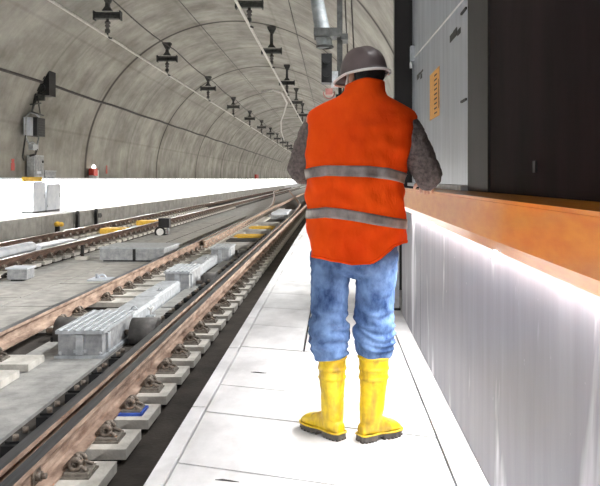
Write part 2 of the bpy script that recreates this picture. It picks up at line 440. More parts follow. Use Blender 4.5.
t = thing('floor_post', 'short pale metal post on walkway at far end of steel wall', 'post', (.575, 6.62, .004))
b = MB(); b.box(-.022,.03,-.05,.05,.02,.60); b.bevel(.006,2); b.build('shaft', M['galv'], t)
b = MB(); b.box(-.04,.04,-.07,.07,0,.02); b.bevel(.004,1); b.build('foot', M['black'], t)
b = MB(); b.box(-.026,.034,-.054,.054,.60,.625); b.bevel(.006,2); b.build('cap', M['post'], t)

# ------------------------------------------------------------------ left ledge rail with lamps, cabinets, signal
t = thing('wall_rail', 'long cream wall rail lit from beneath along far left wall', 'handrail', (-9.5,0,1.19))
b = MB(); b.box(0,.30,YP,185,0,.055); b.bevel(.006,1); b.build('rail', M['cab'], t)
b = MB(); b.box(.22,.27,YP,185,-.012,.0); b.build('light_strip', M['lampglow'], t)
# right wall past the cabin: the same rail
t = thing('wall_rail', 'cream wall rail lit from beneath on right wall beyond the steel cabin', 'handrail', (2.0,0,1.19))
b = MB(); b.box(-.25,0,8.1,185,0,.055); b.bevel(.006,1); b.build('rail', M['cab'], t)
b = MB(); b.box(-.24,-.19,8.1,185,-.012,.0); b.build('light_strip', M['lampglow'], t)

b = MB(); b.box(-.68,.68,-.02,.03,-.01,.13); b.bevel(.006,1)
o = b.build('yellow_plate', M['yellow'], None, (-9.165, 21.95, 1.135), (0,0,PI/2))
tag(o, 'yellow plate fixed on the left wall rail under the grey box', 'plate')

for (px0, px1, lab, dz) in ((32.5,45.5,'pale metal cabinet left of the pair under the left wall rail',.97),(46.5,61,'pale metal cabinet right of the pair under the left wall rail',.9)):
    Yc = 22.9; X = -9.1
    ya = 720*9.12/(333-px0); yb = 720*9.12/(333-px1)
    t = thing('trackside_cabinet', lab, 'cabinet', (-9.3, (ya+yb)/2, .15), 0, 'pale cabinets under the wall rail')
    w = (yb-ya)/2-.02
    b = MB(); b.box(-.18,.18,-w,w,.05,dz); b.bevel(.01,1); b.build('body', M['cab'], t)
    b = MB(); b.box(-.16,.16,-w+.03,w-.03,0,.05); b.build('plinth', M['black'], t)
    b = MB(); b.box(.18,.19,-w+.03,w-.03,.09,dz-.04); b.bevel(.004,1); d = b.build('door', M['cab'], t)
    b = MB(); b.box(.19,.215,w-.14,w-.10,.45,.58); b.bevel(.005,1); b.build('handle', M['galv'], d)
    for zz in (.16, dz-.15):
        b = MB(); b.cyl((.195,-w+.03,zz),(.195,-w+.03,zz+.07),.012); b.build('hinge', M['galv'], d)

t = thing('junction_box', 'tall grey junction box standing on left wall rail below the signal', 'box', (-9.32, 22.55, 1.245))
b = MB(); b.box(-.12,.12,-.36,.36,0,.70); b.bevel(.012,1); b.build('body', M['galv'], t)
b = MB(); b.box(.12,.135,-.32,.32,.04,.66); b.bevel(.005,1); d = b.build('door', M['galvp'], t)
b = MB(); b.cyl((.135,.22,.5),(.16,.22,.5),.04); b.build('lock', M['black'], d)
b = MB(); b.box(.135,.14,-.2,.1,.12,.2); b.build('plate', M['cab'], d)
t = thing('junction_box', 'low grey box on left wall rail beside the tall junction box', 'box', (-9.32, 23.45, 1.245))
b = MB(); b.box(-.12,.12,-.45,.45,.02,.20); b.bevel(.012,1); b.build('body', M['galvp'], t)
b = MB(); b.box(-.14,.14,-.48,.48,.20,.23); b.bevel(.006,1); b.build('lid', M['galv'], t)
for s in (-.35,.35):
    b = MB(); b.box(-.1,.1,s-.04,s+.04,0,.02); b.build('foot', M['black'], t)

# wall signal
t = thing('wall_signal', 'black railway signal head on wall bracket beside the left wall cable', 'signal', (-8.85, 22.2, 3.75))
b = MB(); b.box(-.16,.2,-.26,.26,0,.82); b.bevel(.03,2); b.build('housing', M['black'], t)
for zz in (.22,.58):
    b = MB(); b.sweep([(-.04,-.26,zz),(-.04,-.36,zz)], [.13,.135], n=18); hd = b.build('hood', M['black'], t)
    b = MB(); b.sweep([(-.04,-.362,zz),(-.04,-.366,zz)], [.11,.11], n=18); b.build('lens', M['lens'], hd)
b = MB(); b.sweep([(-.3,.1,.75),(-.2,.1,.93),(0,.1,.92),(.05,.1,.8)], .03, n=8); b.build('cable_loop', M['cable'], t)
b = MB(); b.box(-.42,-.16,-.05,.1,.35,.45); b.build('wall_arm', M['bracket'], t)
b = MB(); b.box(-.3,.05,-.26,-.18,-.16,.0); b.build('bracket', M['bracket'], t)
t = thing('bracket_frame', 'twisted wall bracket frame of thin steel between signal and siren', 'bracket', (-8.95, 21.75, 3.2))
b = MB()
for (p,q) in (((0,-.35,0),(0,-.1,.55)),((0,.25,0),(0,.05,.55)),((0,-.45,.2),(0,.3,.32)),((0,-.1,.55),(.1,.45,.56)),((0,-.35,0),(0,.5,-.04)),((0,-.35,.02),(0,.05,.5)),((-.15,.1,.5),(.02,.1,.45))):
    b.cyl(p,q,.022,n=8)
b.build('bars', M['bracket'], t)
t = thing('tunnel_siren', 'black louvred horn unit in pale rounded frame on left wall', 'horn', (-9.12, 21.75, 2.2))
b = MB(); b.box(-.12,.22,-.1,.5,.3,.86); b.bevel(.03,2); bd = b.build('housing', M['black'], t)
for k in range(6):
    b = MB(); b.box(.215,.235,-.04,.44,.37+k*.075,.395+k*.075); b.build('louvre', M['bracket'], bd)
b = MB(); b.sweep([(.0,-.15,.05),(0,-.36,.25),(0,-.40,.55),(0,-.34,.85),(0,-.1,1.0),(0,.3,1.0),(.0,.6,.93)], .025, n=8)
b.sweep([(0,-.15,.05),(0,.1,.12),(0,.45,.02),(0,.56,.3)], .022, n=8); b.build('frame', M['galv'], t)
b = MB(); b.box(-.1,.1,-.3,-.1,.3,.85); b.bevel(.04,2); b.build('back_shell', M['cab'], t)
b = MB(); b.cyl((0,-.38,.3),(.0,-.6,-.35),.02,n=8); b.cyl((0,-.6,-.35),(0,-.5,-.45),.02,n=8); b.build('lever', M['bracket'], t)
b = MB(); b.box(-.06,.08,-.05,.35,-.12,.05); b.bevel(.01,1); b.build('terminal_box', M['galv'], t)
b = MB(); b.sweep([(-9.05,22.0,2.12),(-9.12,22.05,1.95),(-9.3,22.1,1.915)], .035, n=8)
tag(b.build('conduit', M['cable']), 'thick black conduit dropping from the siren to junction box', 'conduit')

# red lamp box on the ledge with a lit white lamp
t = thing('alarm_lamp', 'red alarm box with lit white lamp on left wall rail', 'lamp', (-9.32, 28.0, 1.245))
b = MB(); b.box(-.10,.1,-.24,.22,.08,.36); b.bevel(.06,2); b.build('box', M['red'], t)
b = MB(); b.ball((.0,.05,.42),(.07,.10,.09)); b.build('lamp', M['lampglow'], t)
for s in (-.22,.2):
    b = MB(); b.box(-.08,.08,s-.04,s+.04,0,.1); b.build('foot', M['white'], t)
b = MB(); b.box(-.1,.05,.3,.5,.0,.3); b.bevel(.05,2); b.build('side_cap', M['white'], t)
t = thing('alarm_lamp', 'distant red box on left wall rail near the far end', 'lamp', (-9.32, 88.0, 1.245))
b = MB(); b.box(-.12,.1,-1.2,1.2,.0,.5); b.bevel(.06,2); b.build('box', M['red'], t)
def wall_mark(name, lab, Y, z, h, w):
    b = MB(); b.box(-9.499,-9.492,Y-w,Y+w,z,z+h*.55)
    b.cyl((-9.499,Y,z+h*.78),(-9.492,Y,z+h*.78),w*.9,n=12)
    tag(b.build(name, M['red']), lab, 'mark')
wall_mark('wall_mark', 'small red painted mark on left wall left of junction box', 21.35, 1.45, .42, .12)
wall_mark('wall_mark', 'small red painted mark on left wall right of alarm lamp', 30.2, 1.42, .35, .1)

# cables along the vault
def run(name, pts, r, m, lab, cat, n=8):
    b = MB(); b.sweep(pts, r, n=n); return tag(b.build(name, m), lab, cat)
run('wall_cable', [(-8.86,y,4.14+.02*math.sin(y*.9)) for y in [YP+2*i for i in range(64)]], .045, M['cable'], 'dark cable running along left tunnel wall at signal height', 'cable')
# contact bars
run('contact_wire', [(-6.45,y,EYE+4.08) for y in (YP,20,60,150)], .036, M['wire'], 'white overhead contact bar above the left track', 'contact bar')
run('contact_wire', [(-2.36,y,EYE+4.33) for y in (YP,20,60,150)], .04, M['wire'], 'white overhead contact bar above the near right track', 'contact bar')
run('contact_wire', [(-3.5,35.6,5.5),(-2.9,34.9,5.5),(-2.55,35.8,5.5),(-2.6,40.7,5.5),(-3.2,47,5.5),(-3.9,54,5.5),(-4.6,64,5.45),(-5.3,78,5.4)], .05, M['wire'], 'curved pale contact bar crossing between the two overhead lines', 'contact bar')
run('feeder_cable', [(-6.12,y,EYE+5.0-.12*abs(math.sin((y-19.5)*PI/8.6))) for y in [5+1.2*i for i in range(80)]], .018, M['cable'], 'thin sagging feeder cable linking brackets above the left track', 'cable')
run('feeder_cable', [(-5.0,y,EYE+5.80) for y in (YP,30,60,120)], .011, M['cable'], 'thin straight cable fixed to vault right of left bracket row', 'cable')
run('feeder_cable', [(-1.35,y,EYE+5.42) for y in (YP,30,60,120)], .012, M['cable'], 'thin cable fixed to vault right of the right bracket row', 'cable')

def make_bracket(lab, loc, H=1.31):
    t = thing('catenary_bracket', lab, 'bracket', loc, 0, 'overhead line brackets')
    b = MB(); b.box(-.16,.16,-.14,.14,H-.05,H); b.xz([(-.16,H-.05),(.16,H-.05),(.07,H-.25),(-.05,H-.25)], -.09, .09)
    b.bevel(.008,1); b.build('foot_plate', M['bracket'], t)
    b = MB(); b.xz([(-.045,H-.23),(.045,H-.23),(.06,.95),(.15,.83),(-.15,.83),(-.06,.95)], -.06,.06); b.bevel(.006,1); b.build('neck', M['bracket'], t)
    b = MB(); b.box(-.40,.40,-.09,.09,.74,.78); b.box(-.40,.40,-.09,.09,.60,.64); b.box(-.40,.40,-.015,.015,.64,.74)
    for s in (-.39,.36): b.box(s,s+.03,-.11,.11,.56,.82)
    b.build('crossbar', M['bracket'], t)
    b = MB(); b.sweep([(0,0,.60),(0,0,.53),(0,0,.52),(0,0,.46),(0,0,.45),(0,0,.38),(0,0,.37),(0,0,.28)], [.045,.045,.085,.085,.05,.085,.05,.045], n=14); b.build('insulator', M['ins'], t)
    b = MB(); b.box(-.06,.06,-.05,.05,.20,.30); b.sweep([(0,0,.22),(.0,0,.12),(.05,0,.06),(.12,0,.04)], .025, n=8); b.build('clamp', M['bracket'], t)
    return t
ys = [11.2,20.6,28.0,37.2]+[46.6+9.2*i for i in range(9)]
first = None
for i, y in enumerate(ys[1:]):
    lab = f'dark overhead line bracket, {ordinal(i+1)} nearest in the row above the left track'
    loc = (-6.45, y, EYE+3.98)
    if first is None: first = make_bracket(lab, loc)
    else: dup(first, loc, lab)
    lab = f'dark overhead line bracket, {ordinal(i+1)} nearest in the row above the right track'
    loc = (-2.36, y-.3, EYE+4.23)
    if i == 0: second = make_bracket(lab, loc, 1.61)
    else: dup(second, loc, lab)

# hanging signal in the crown, right of centre
def hp(px, py, Y=12.0): return Vector(((px-333)*Y/720, Y, EYE-(py-179)*Y/720))
t = thing('hanging_signal', 'grey tube and black signal hanging from the vault above the worker', 'signal', (0,0,0))
b = MB(); top = hp(299,-150); bot = hp(325,47)
b.sweep([top, hp(317,0), hp(323,34), bot], [.11,.11,.13,.13], n=18, closed_ends=True); tb = b.build('tube', M['tube'], t)
b = MB(); b.torus(bot, .13, .02, 'Z', 18, 6); b.build('end_ring', M['bracket'], tb)
b = MB(); p = hp(314,38); q = hp(341,30); b.box(p.x,q.x,11.8,12.2,p.z,q.z); b.bevel(.01,1); b.build('mount_plate', M['bracket'], t)
b = MB(); b.box(*[f(hp(337,0).x,hp(342.5,0).x) for f in (min,max)],12.0,12.12,hp(340,80).z,hp(340,-155).z); b.build('pole', M['bracket'], t)
b = MB(); p = hp(321.5,83.5); q = hp(332,55); b.box(p.x,q.x,11.85,12.15,p.z,q.z); b.bevel(.015,2); sh = b.build('signal_head', M['black'], t)
for py in (62, 75):
    c = hp(326.5,py); b = MB(); b.sweep([(c.x,11.85,c.z),(c.x,11.76,c.z)],[.055,.06],n=14); b.build('hood', M['black'], sh)
b = MB(); p = hp(331,87); q = hp(338,72); b.box(p.x,q.x,11.9,12.1,p.z,q.z); b.bevel(.01,1); b.build('terminal_box', M['galv'], t)
c = hp(329,92); b = MB(); b.box(c.x-.06,c.x+.06,11.92,12.08,c.z-.05,c.z+.05); b.bevel(.02,2)
b.torus((c.x,12.0,c.z-.02),.09,.012,'Y',14,6,PI*.9,PI*2.1); b.build('red_lamp', mat('faded_red', rgb(150,96,92), rgb(176,120,114), .5), t)
b = MB(); p = hp(336,106); q = hp(344,95); b.box(p.x,q.x,11.9,12.1,p.z,q.z); b.cyl(hp(340,96)+Vector((0,.05,0)),hp(340,78)+Vector((0,.05,0)),.03,n=8); b.build('lower_box', M['black'], t)
b = MB()
for px in (345.5, 352): b.sweep([hp(px-2,-150)+Vector((0,.3,0)), hp(px,0)+Vector((0,.3,0)), hp(px+3,60)+Vector((0,.3,0)), hp(341.5,100)+Vector((0,.1,0))], .012, n=6)
b.build('lead', M['cable'], t)
b = MB(); p = hp(341,40); q = hp(345,34); b.box(p.x,q.x+.05,11.95,12.35,p.z,q.z); b.build('cable_clip', M['bracket'], t)

# ------------------------------------------------------------------ rails
ZR = -.25
PROF = [(-.036,0),(.036,0),(.037,-.03),(.03,-.04),(.010,-.055),(.009,-.13),(.02,-.142),(.075,-.156),(.075,-.17),(-.075,-.17),(-.075,-.156),(-.02,-.142),(-.009,-.13),(-.010,-.055),(-.03,-.04),(-.037,-.03)]
def rail(pts, lab, mats, head=True):
    bm = bmesh.new(); rings = []
    pts = [Vector(p) for p in pts]
    for i, p in enumerate(pts):
        a = pts[max(0,i-1)]; c = pts[min(len(pts)-1,i+1)]; d = (c-a).normalized(); nx = Vector((d.y,-d.x,0)).normalized()
        rings.append([bm.verts.new(p+nx*x+Vector((0,0,z))) for x, z in PROF])
    n = len(PROF)
    for i in range(len(rings)-1):
        for k in range(n):
            f = bm.faces.new((rings[i][k], rings[i+1][k], rings[i+1][(k+1)%n], rings[i][(k+1)%n]))
            f.material_index = 0 if k == 0 else 1
    bm.faces.new(rings[0]).material_index = 1; bm.faces.new(rings[-1][::-1]).material_index = 1
    bmesh.ops.recalc_face_normals(bm, faces=bm.faces)
    me = bpy.data.meshes.new('rail'); bm.to_mesh(me); bm.free()
    for m in mats: me.materials.append(m)
    o = link('rail', me); tag(o, lab, 'rail', 'running rails'); return o
XR, XB, XL, X2, X1 = -1.55, -1.69, -3.18, -5.98, -7.55
def line(x, y0=YA, y1=130): return [(x,y,ZR) for y in [y0,5,10,20,40,70,y1]]
RM, RP, RD = [M['railtop'],M['rust']], [M['polish'],M['rust']], [M['railtop'],M['rust2']]
stock = rail(line(XR), 'rusty stock rail nearest the walkway, its fastenings in view', RM)
b = MB(); b.cyl((XR+.008,3.72,ZR-.085),(XR+.045,3.72,ZR-.085),.028,n=6); b.cyl((XR+.045,3.72,ZR-.085),(XR+.07,3.72,ZR-.085),.016,n=10)
b.box(XR+.006,XR+.02,3.67,3.77,ZR-.125,ZR-.045); b.build('web_bolt', M['iron'], stock)
def smooth_path(ctrl, n=40):
    out = []
    P = [Vector(c) for c in ctrl]
    P = [P[0]*2-P[1]]+P+[P[-1]*2-P[-2]]
    for i in range(1, len(P)-2):
        for k in range(8):
            t = k/8; a,b_,c,d = P[i-1],P[i],P[i+1],P[i+2]
            out.append(.5*((2*b_)+(c-a)*t+(2*a-5*b_+4*c-d)*t*t+(3*b_-a-3*c+d)*t**3))
    out.append(P[-2]); return out
rail(smooth_path([(XB,YA,ZR),(XB,4,ZR),(XB,12,ZR),(XB-.01,22,ZR),(XB-.03,31,ZR),(-2.05,44,ZR),(-3.0,58,ZR),(-4.2,74,ZR),(-5.9,97,ZR)]), 'switch rail lying just left of walkway-side stock rail, curving left far away', RM)
rail(line(XL), 'rusty left rail of the near track, beyond the point machine box', RM)
rail(smooth_path([(XL+.14,17,ZR),(XL+.13,24,ZR),(XL+.02,31,ZR),(-3.45,40,ZR),(-4.3,52,ZR),(-5.4,66,ZR),(-6.9,84,ZR),(-7.4,98,ZR)]), 'pale switch rail leaving the near track to the left', RP)
rail(line(X2), 'dark right rail of the far left track', [M['polish'],M['rust2']])
rail(line(X1), 'dark left rail of the far left track, beside the kerb', [M['polish'],M['rust2']])

# ---- rail fastenings: every seat is one object
PITCH = .53
ZP = ZR-.17
def make_fastening(lab, loc, wid, group, bluepad=False):
    t = thing('rail_fastening', lab, 'rail fastening', loc, 0, group)
    zb = ZF-loc[2]
    b = MB(); b.box(-.12, wid, -.175, .175, -.075, -.012); b.bevel(.012,2); b.build('plinth', M['plinth'], t)
    b = MB(); b.box(-.11, wid-.05, -.15, .15, zb, -.075); b.build('pedestal', M['pit'], t)
    b = MB(); b.box(-.10,.225,-.085,.085,-.007 if bluepad else -.012,0); b.box(.082,.215,-.072,.072,0,.018); b.bevel(.003,1)
    b.build('base_plate', M['plate'], t)
    if bluepad:
        b = MB(); b.box(-.10,.235,-.10,.09,-.012,.004); b.build('pad', M['blue'], t)
    b = MB()
    for s in (-1,1):
        b.torus((.135,s*.040,.054), .030, .013, 'Y', 12, 7)
        b.sweep([(.135,s*.036,.076),(.10,s*.034,.062),(.072,s*.02,.03),(.07,0,.028)], .011, n=7)
        b.sweep([(.16,s*.036,.045),(.19,s*.045,.03),(.205,s*.05,.022)], .011, n=7)
    b.build('clip', M['iron'], t)
    b = MB(); b.cyl((.135,0,.02),(.135,0,.10),.012,n=10); bo = b.build('bolt', M['iron'], t)
    b = MB(); b.cyl((.135,0,.062),(.135,0,.086),.024,n=6); b.cyl((.135,0,.054),(.135,0,.062),.032,n=14); b.build('nut', M['iron'], bo)
    return t
def lod_mesh(wid, dz):
    b = MB(); b.box(-.12, wid, -.175, .175, -.075, -.012); b.box(-.11, wid-.05, -.15, .15, dz, -.075, 2)
    b.box(-.10,.225,-.085,.085,-.012,0,3); b.box(.082,.215,-.072,.072,0,.018,3)
    for s in (-1,1): b.cyl((.12,s*.036,.05),(.16,s*.036,.05),.036,n=8,mi=1)
    b.cyl((.135,0,.02),(.135,0,.1),.022,n=6,mi=1)
    return b.mesh('rail_fastening', [M['plinth'], M['iron'], M['pit'], M['plate']])
def row(x, y0, y1, wid, desc, group, lodY, skip=()):
    src = None; lod = lod_mesh(wid, ZF-ZP); y = y0; i = 0
    while y < y1:
        if not any(a < y < c for a, c in skip):
            i += 1
            lab = f'iron rail clip on concrete block, {ordinal(i)} nearest {desc}'
            if y < lodY:
                if src is None: src = make_fastening(lab, (x,y,ZP), wid, group)
                elif wid < .4 and i == 3 and x == XR:
                    make_fastening('iron rail clip on blue pad, third nearest outside walkway-side rail', (x,y,ZP), wid, group, True)
                else: dup(src, (x,y,ZP), lab)
            else:
                o = link('rail_fastening', lod, None, (x,y,ZP)); tag(o, lab, 'rail fastening', group)
        y += PITCH
row(XR, 3.99, 40, .30, 'outside the walkway-side rail', 'fastenings outside the walkway-side rail', 13)
row(XL, 5.45, 40, .50, 'right of the near track left rail', 'fastenings along the near track left rail', 15, skip=((6.6,7.8),(9.0,9.6)))
row(X2, 11.2, 42, .30, 'right of the far track right rail', 'fastenings along the far track right rail', 16)
row(X1, 14.5, 42, .30, 'right of the far track left rail', 'fastenings along the far track left rail', 15)
# slide chairs left of the switch rail
src = None
y = 3.46; i = 0
while y < 21:
    if not (6.9 < y < 7.5):
        i += 1; lab = f'black slide chair left of the switch rail, {ordinal(i)} nearest'
        if src is None:
            src = thing('slide_chair', lab, 'slide chair', (-1.90,y,ZF), 0, 'slide chairs beside the switch rail')
            b = MB(); b.box(-.13,.13,-.13,.13,0,.10); b.bevel(.01,1); b.build('block', M['black'], src)
            b = MB(); b.box(-.12,.14,-.09,.09,.10,.115); b.build('plate', M['black'], src)
            for s in (-.07,.07):
                b = MB(); b.cyl((-.06,s,.115),(-.06,s,.15),.02,n=6); b.build('bolt', M['iron'], src)
        else: dup(src, (-1.90,y,ZF), lab)
    y += PITCH

# ------------------------------------------------------------------ point machines and covers between the rails
ZS = -.503
def machine(loc, L, W, H, lab, ribs=True):
    t = thing('point_machine', lab, 'point machine', loc, 0, 'point machine boxes')
    b = MB(); b.box(-W/2,W/2,0,L,.025,H-.03); b.bevel(.008,1); b.build('housing', M['galvp'], t)
    b = MB(); b.box(-W/2-.03,W/2+.03,-.03,L+.01,0,.025); b.bevel(.005,1); b.build('base', M['galv'], t)
    b = MB(); b.box(-W/2-.02,W/2+.02,-.025,L+.0,H-.03,H)
    n = 6
    for k in range(n):
        xx = -W/2-.01+(W-.03)*k/(n-1)
        b.box(xx,xx+.03,-.02,L-.01,H,H+.010)
    b.bevel(.004,1); b.build('lid', M['galv'], t)
    b = MB(); b.box(-.035,.035,-.022,0,.03,H-.04); b.box(-.06,.06,-.012,0,.05,.08); b.bevel(.004,1); b.build('hasp', M['galv'], t)
    b = MB(); b.box(W/2,W/2+.02,.12,.2,.05,H-.05); b.build('side_strap', M['galv'], t)
    for sx in (-1,1):
        b = MB(); b.ball((sx*(W/2-.02),-.005,.045),.018); b.build('screw', M['galv'], t)
    return t
machine((-2.405,6.85,ZS), 1.05, .42, .262, 'grey ribbed point machine box nearest in the near track')
machine((-2.36,10.9,ZF), .95, .36, .33, 'grey point machine box, second nearest, beyond the pale covers')
machine((-2.30,14.65,ZF), .9, .36, .33, 'grey point machine box, third nearest, before the yellow boards')

def hood(loc, x0, x1, r, lab):
    t = thing('rod_hood', lab, 'hood', loc, 0, 'dark rod hoods beside the point machines')
    b = MB(); n = 12
    pr = [(-r,0)]+[(-r*math.cos(a), .06+ (r-.0)*math.sin(a)) for a in [PI*i/n for i in range(n+1)]]+[(r,0)]
    A = [b.bm.verts.new((x0,y,z)) for y,z in pr]; Bv = [b.bm.verts.new((x1,y,z)) for y,z in pr]
    b.bm.faces.new(A); b.bm.faces.new(Bv[::-1])
    for i in range(len(pr)):
        j = (i+1) % len(pr); f = b.bm.faces.new((A[i],A[j],Bv[j],Bv[i])); f.smooth = i not in (len(pr)-1,)
    b.build('hood', M['hood'], t)
    for xe in (x0, x1):
        b = MB(); b.box(xe-.012,xe+.012,-r-.015,r+.015,0,.05); b.build('flange', M['black'], t)
    b = MB(); b.cyl((x0-.12,0,.08),(x1+.12,0,.08),.03,n=10); b.build('rod', M['iron'], t)
    return t
hood((-1.98,7.62,ZS), -.14, .13, .175, 'dark rounded rod hood right of nearest point machine')
hood((-2.80,7.70,ZS), -.14, .14, .165, 'dark rounded rod hood left of nearest point machine')
hood((-1.94,11.5,ZF), -.12, .10, .17, 'dark rounded rod hood right of second nearest point machine')
hood((-1.88,15.2,ZF), -.10, .06, .17, 'dark rounded rod hood right of third nearest point machine')

# pale cover plates running between the machines
b0 = 7.95; i = 0
for (y0,y1,x0,x1) in ((7.95,9.35,-2.58,-2.26),(9.37,10.84,-2.60,-2.30),(11.9,13.2,-2.62,-2.32),(13.22,14.6,-2.64,-2.34),(15.6,16.9,-2.64,-2.36)):
    i += 1
    t = thing('cover_plate', f'pale grey channel cover plate between near track rails, {ordinal(i)} nearest', 'cover plate', ((x0+x1)/2,y0,-.51 if y0 > 8.1 else -.51), 0, 'channel cover plates in the near track')
    w = (x1-x0)/2; L = y1-y0
    b = MB(); b.xz([(-w,0),(w,0),(w,.15),(w-.03,.18),(-w+.03,.18),(-w,.15)], 0, L); b.bevel(.005,1); b.build('cover', M['galv'], t)
    b = MB(); b.torus((w*.55,L*.35,.185),.03,.009,'Y',10,6,0,PI); b.box(w*.55-.05,w*.55+.05,L*.35-.03,L*.35+.03,.18,.186); b.build('lifting_eye', M['galv'], t)
t = thing('rail_bond', 'small white bracket bolted on concrete right of pale covers', 'bracket', (-2.20,8.7,-.462))
b = MB(); b.box(-.05,.05,-.05,.05,0,.02); b.build('foot', M['galv'], t)
b = MB(); b.sweep([(0,0,.02),(0,0,.08),(.03,0,.12)], .014, n=8); b.sweep([(0,0,.08),(-.04,0,.11)], .014, n=8); b.build('prong', M['white'], t)
# sleepers / concrete panels between the machines
i = 0
for (y0, y1) in ((8.3,9.3),(9.35,11.2),(12.5,13.6),(13.65,15.4),(16.9,17.9)):
    i += 1
    b = MB(); b.box(-2.24,-2.06,y0,y1,ZF,-.462); b.bevel(.008,1)
    tag(b.build('bed_panel', M['slab']), f'flat concrete bed panel left of the switch rail, {ordinal(i)} nearest', 'panel', 'bed panels in the near track')
i = 0
for (y, m, lab) in ((17.9,M['cover'],'grey cross board between near track rails, nearest of its row'),(19.1,M['black'],'black cross board between near track rails before yellow boards'),
                    (20.6,M['yellow'],'yellow cross board between near track rails, nearer of two'),(22.6,M['cover'],'grey cross board between two yellow boards'),
                    (24.2,M['yellow'],'yellow cross board between near track rails, farther of two'),(26.4,M['cover'],'grey cross board just beyond the farther yellow board')):
    b = MB(); b.box(-2.78,-1.98,y-.42,y+.42,ZF,-.40); b.bevel(.01,1)
    tag(b.build('cross_board', m), lab, 'board', 'cross boards in the near track')
for (x,y,lab) in ((-6.85,22.6,'yellow board between far track rails, nearer of two'),(-6.82,26.6,'yellow board between far track rails, farther of two')):
    b = MB(); b.box(x-.34,x+.34,y-.4,y+.4,-.49,-.33); b.bevel(.01,1)
    tag(b.build('cross_board', M['yellow']), lab, 'board', 'yellow boards in the far track')
t = thing('point_machine', 'pale machine cover between the rails where the switch curves away', 'point machine', (-2.35,31,ZF))
b = MB(); b.box(-.45,.45,0,6,0,.16); b.bevel(.02,1); b.build('cover', M['galvp'], t)
b = MB(); b.box(-.35,.35,.5,2.0,.16,.26); b.box(-.35,.3,3.0,4.6,.16,.24); b.bevel(.02,1); b.build('lid', M['cab'], t)

# ------------------------------------------------------------------ between the tracks
t = thing('cable_box', 'low long grey box between the tracks before the dwarf signal', 'box', (-4.12,14.6,-.478), math.radians(-3))
b = MB(); b.box(-.62,.70,0,1.1,.03,.26); b.bevel(.012,1); b.build('body', M['galvp'], t)
b = MB(); b.box(-.64,.72,-.02,1.12,.26,.29); b.bevel(.006,1); b.build('lid', M['galv'], t)
b = MB(); b.box(.06,.12,-.012,0,.03,.28); b.build('strap', M['black'], t)
b = MB(); b.box(-.56,.64,.03,1.07,0,.03); b.build('base', M['black'], t)
for i,(y0,y1) in enumerate(((16.0,18.6),(18.65,21.6),(21.65,26),(26.1,31))):
    b = MB(); b.box(-4.75,-3.75,y0,y1,-.478,-.40); b.bevel(.012,1); b.box(-4.2,-4.18,y0+.05,y1-.05,-.402,-.396,1)
    tag(b.build('trough_cover', [M['cover'],M['dark']]), f'wide flat trough cover beyond the low grey box, {ordinal(i+1)} nearest', 'cover', 'trough covers between the tracks')
for i,(x0,x1,y0,y1) in enumerate(((-4.95,-4.3,6,9.9),(-4.27,-3.62,6,9.2),(-4.95,-4.3,9.93,13.9),(-4.27,-3.62,9.23,11.2),(-4.27,-3.62,11.25,13.9))):
    b = MB(); b.box(x0,x1,y0,y1,-.478,-.43); b.bevel(.008,1)
    lab = ['long concrete trough slab left of middle, nearest the camera','long concrete trough slab right of middle, nearest the camera','concrete trough slab ending at the low grey box, left one','short concrete trough slab under the small blue clamp','concrete trough slab ending at the low grey box, right one'][i]
    tag(b.build('trough_slab', M['cover']), lab, 'slab', 'trough slabs between the tracks')
t = thing('cable_clamp', 'small pale blue clamp on trough slab left of near track', 'clamp', (-3.72,11.6,-.43))
b = MB(); b.box(-.2,.15,-.12,.2,0,.025); b.build('plate', M['cab'], t)
b = MB(); b.torus((0,0,.03),.06,.018,'Y',12,6,0,PI); b.build('loop', M['cab'], t)
b = MB(); b.cyl((-.1,.05,.02),(-.1,.05,.1),.025,n=8); b.build('stud', M['galv'], t)
t = thing('dwarf_signal', 'small black dwarf signal with white disc between the tracks', 'signal', (-5.05,21.6,-.478))
b = MB(); b.cyl((.1,0,0),(.1,0,.45),.04,n=12); b.build('post', M['galv'], t)
b = MB(); b.box(-.16,.16,-.12,.12,.22,.50); b.bevel(.03,2); b.build('housing', M['black'], t)
b = MB(); b.cyl((-.1,-.2,.10),(-.1,-.13,.10),.10,n=18); b.build('disc', M['white'], t)
b = MB(); b.torus((-.1,-.16,.10),.14,.03,'Y',18,8); b.build('ring', M['black'], t)
b = MB(); b.box(-.25,.2,-.15,.15,0,.03); b.build('foot', M['black'], t)
t = thing('joint_box', 'small grey metal box beside the right rail of far track', 'box', (-5.18,11.8,-.478))
b = MB(); b.box(-.16,.16,0,.3,.03,.20); b.bevel(.01,1); b.build('body', M['galvp'], t)
b = MB(); b.box(-.18,.18,-.03,.33,.20,.225); b.bevel(.006,1); b.build('lid', M['cab'], t)
b = MB(); b.box(-.12,.12,.04,.26,0,.03); b.build('foot', M['black'], t)
b = MB(); b.sweep([(-.16,.2,.12),(-.25,.15,.1),(-.3,.1,.06)], .025, n=8); b.build('lead', M['cable'], t)
t = thing('joint_post', 'short iron stake beside far track at the low box', 'stake', (-5.22,15.0,-.478))
b = MB(); b.box(-.03,.03,-.02,.02,0,.30); b.build('stake', M['post'], t)
b = MB(); b.box(-.12,.12,-.1,.1,0,.07); b.build('block', M['plinth'], t)
# pale tube and covers in the far track
b = MB(); b.sweep([(-6.85,10,-.34),(-6.82,14,-.34),(-6.8,16.2,-.335)], .13, n=14, round_ends=True)
tag(b.build('pipe', M['cab']), 'thick pale pipe lying between far track rails', 'pipe')
b = MB(); b.xz([(-.22,0),(.22,0),(.18,.14),(-.18,.14)], 0, 2.0); b.bevel(.03,2)
o = b.build('cover_plate', M['cab'], None, (-6.95,16.7,-.49), (0,0,math.radians(-4))); tag(o, 'pale flat cover beyond the thick pipe in far track', 'cover plate')
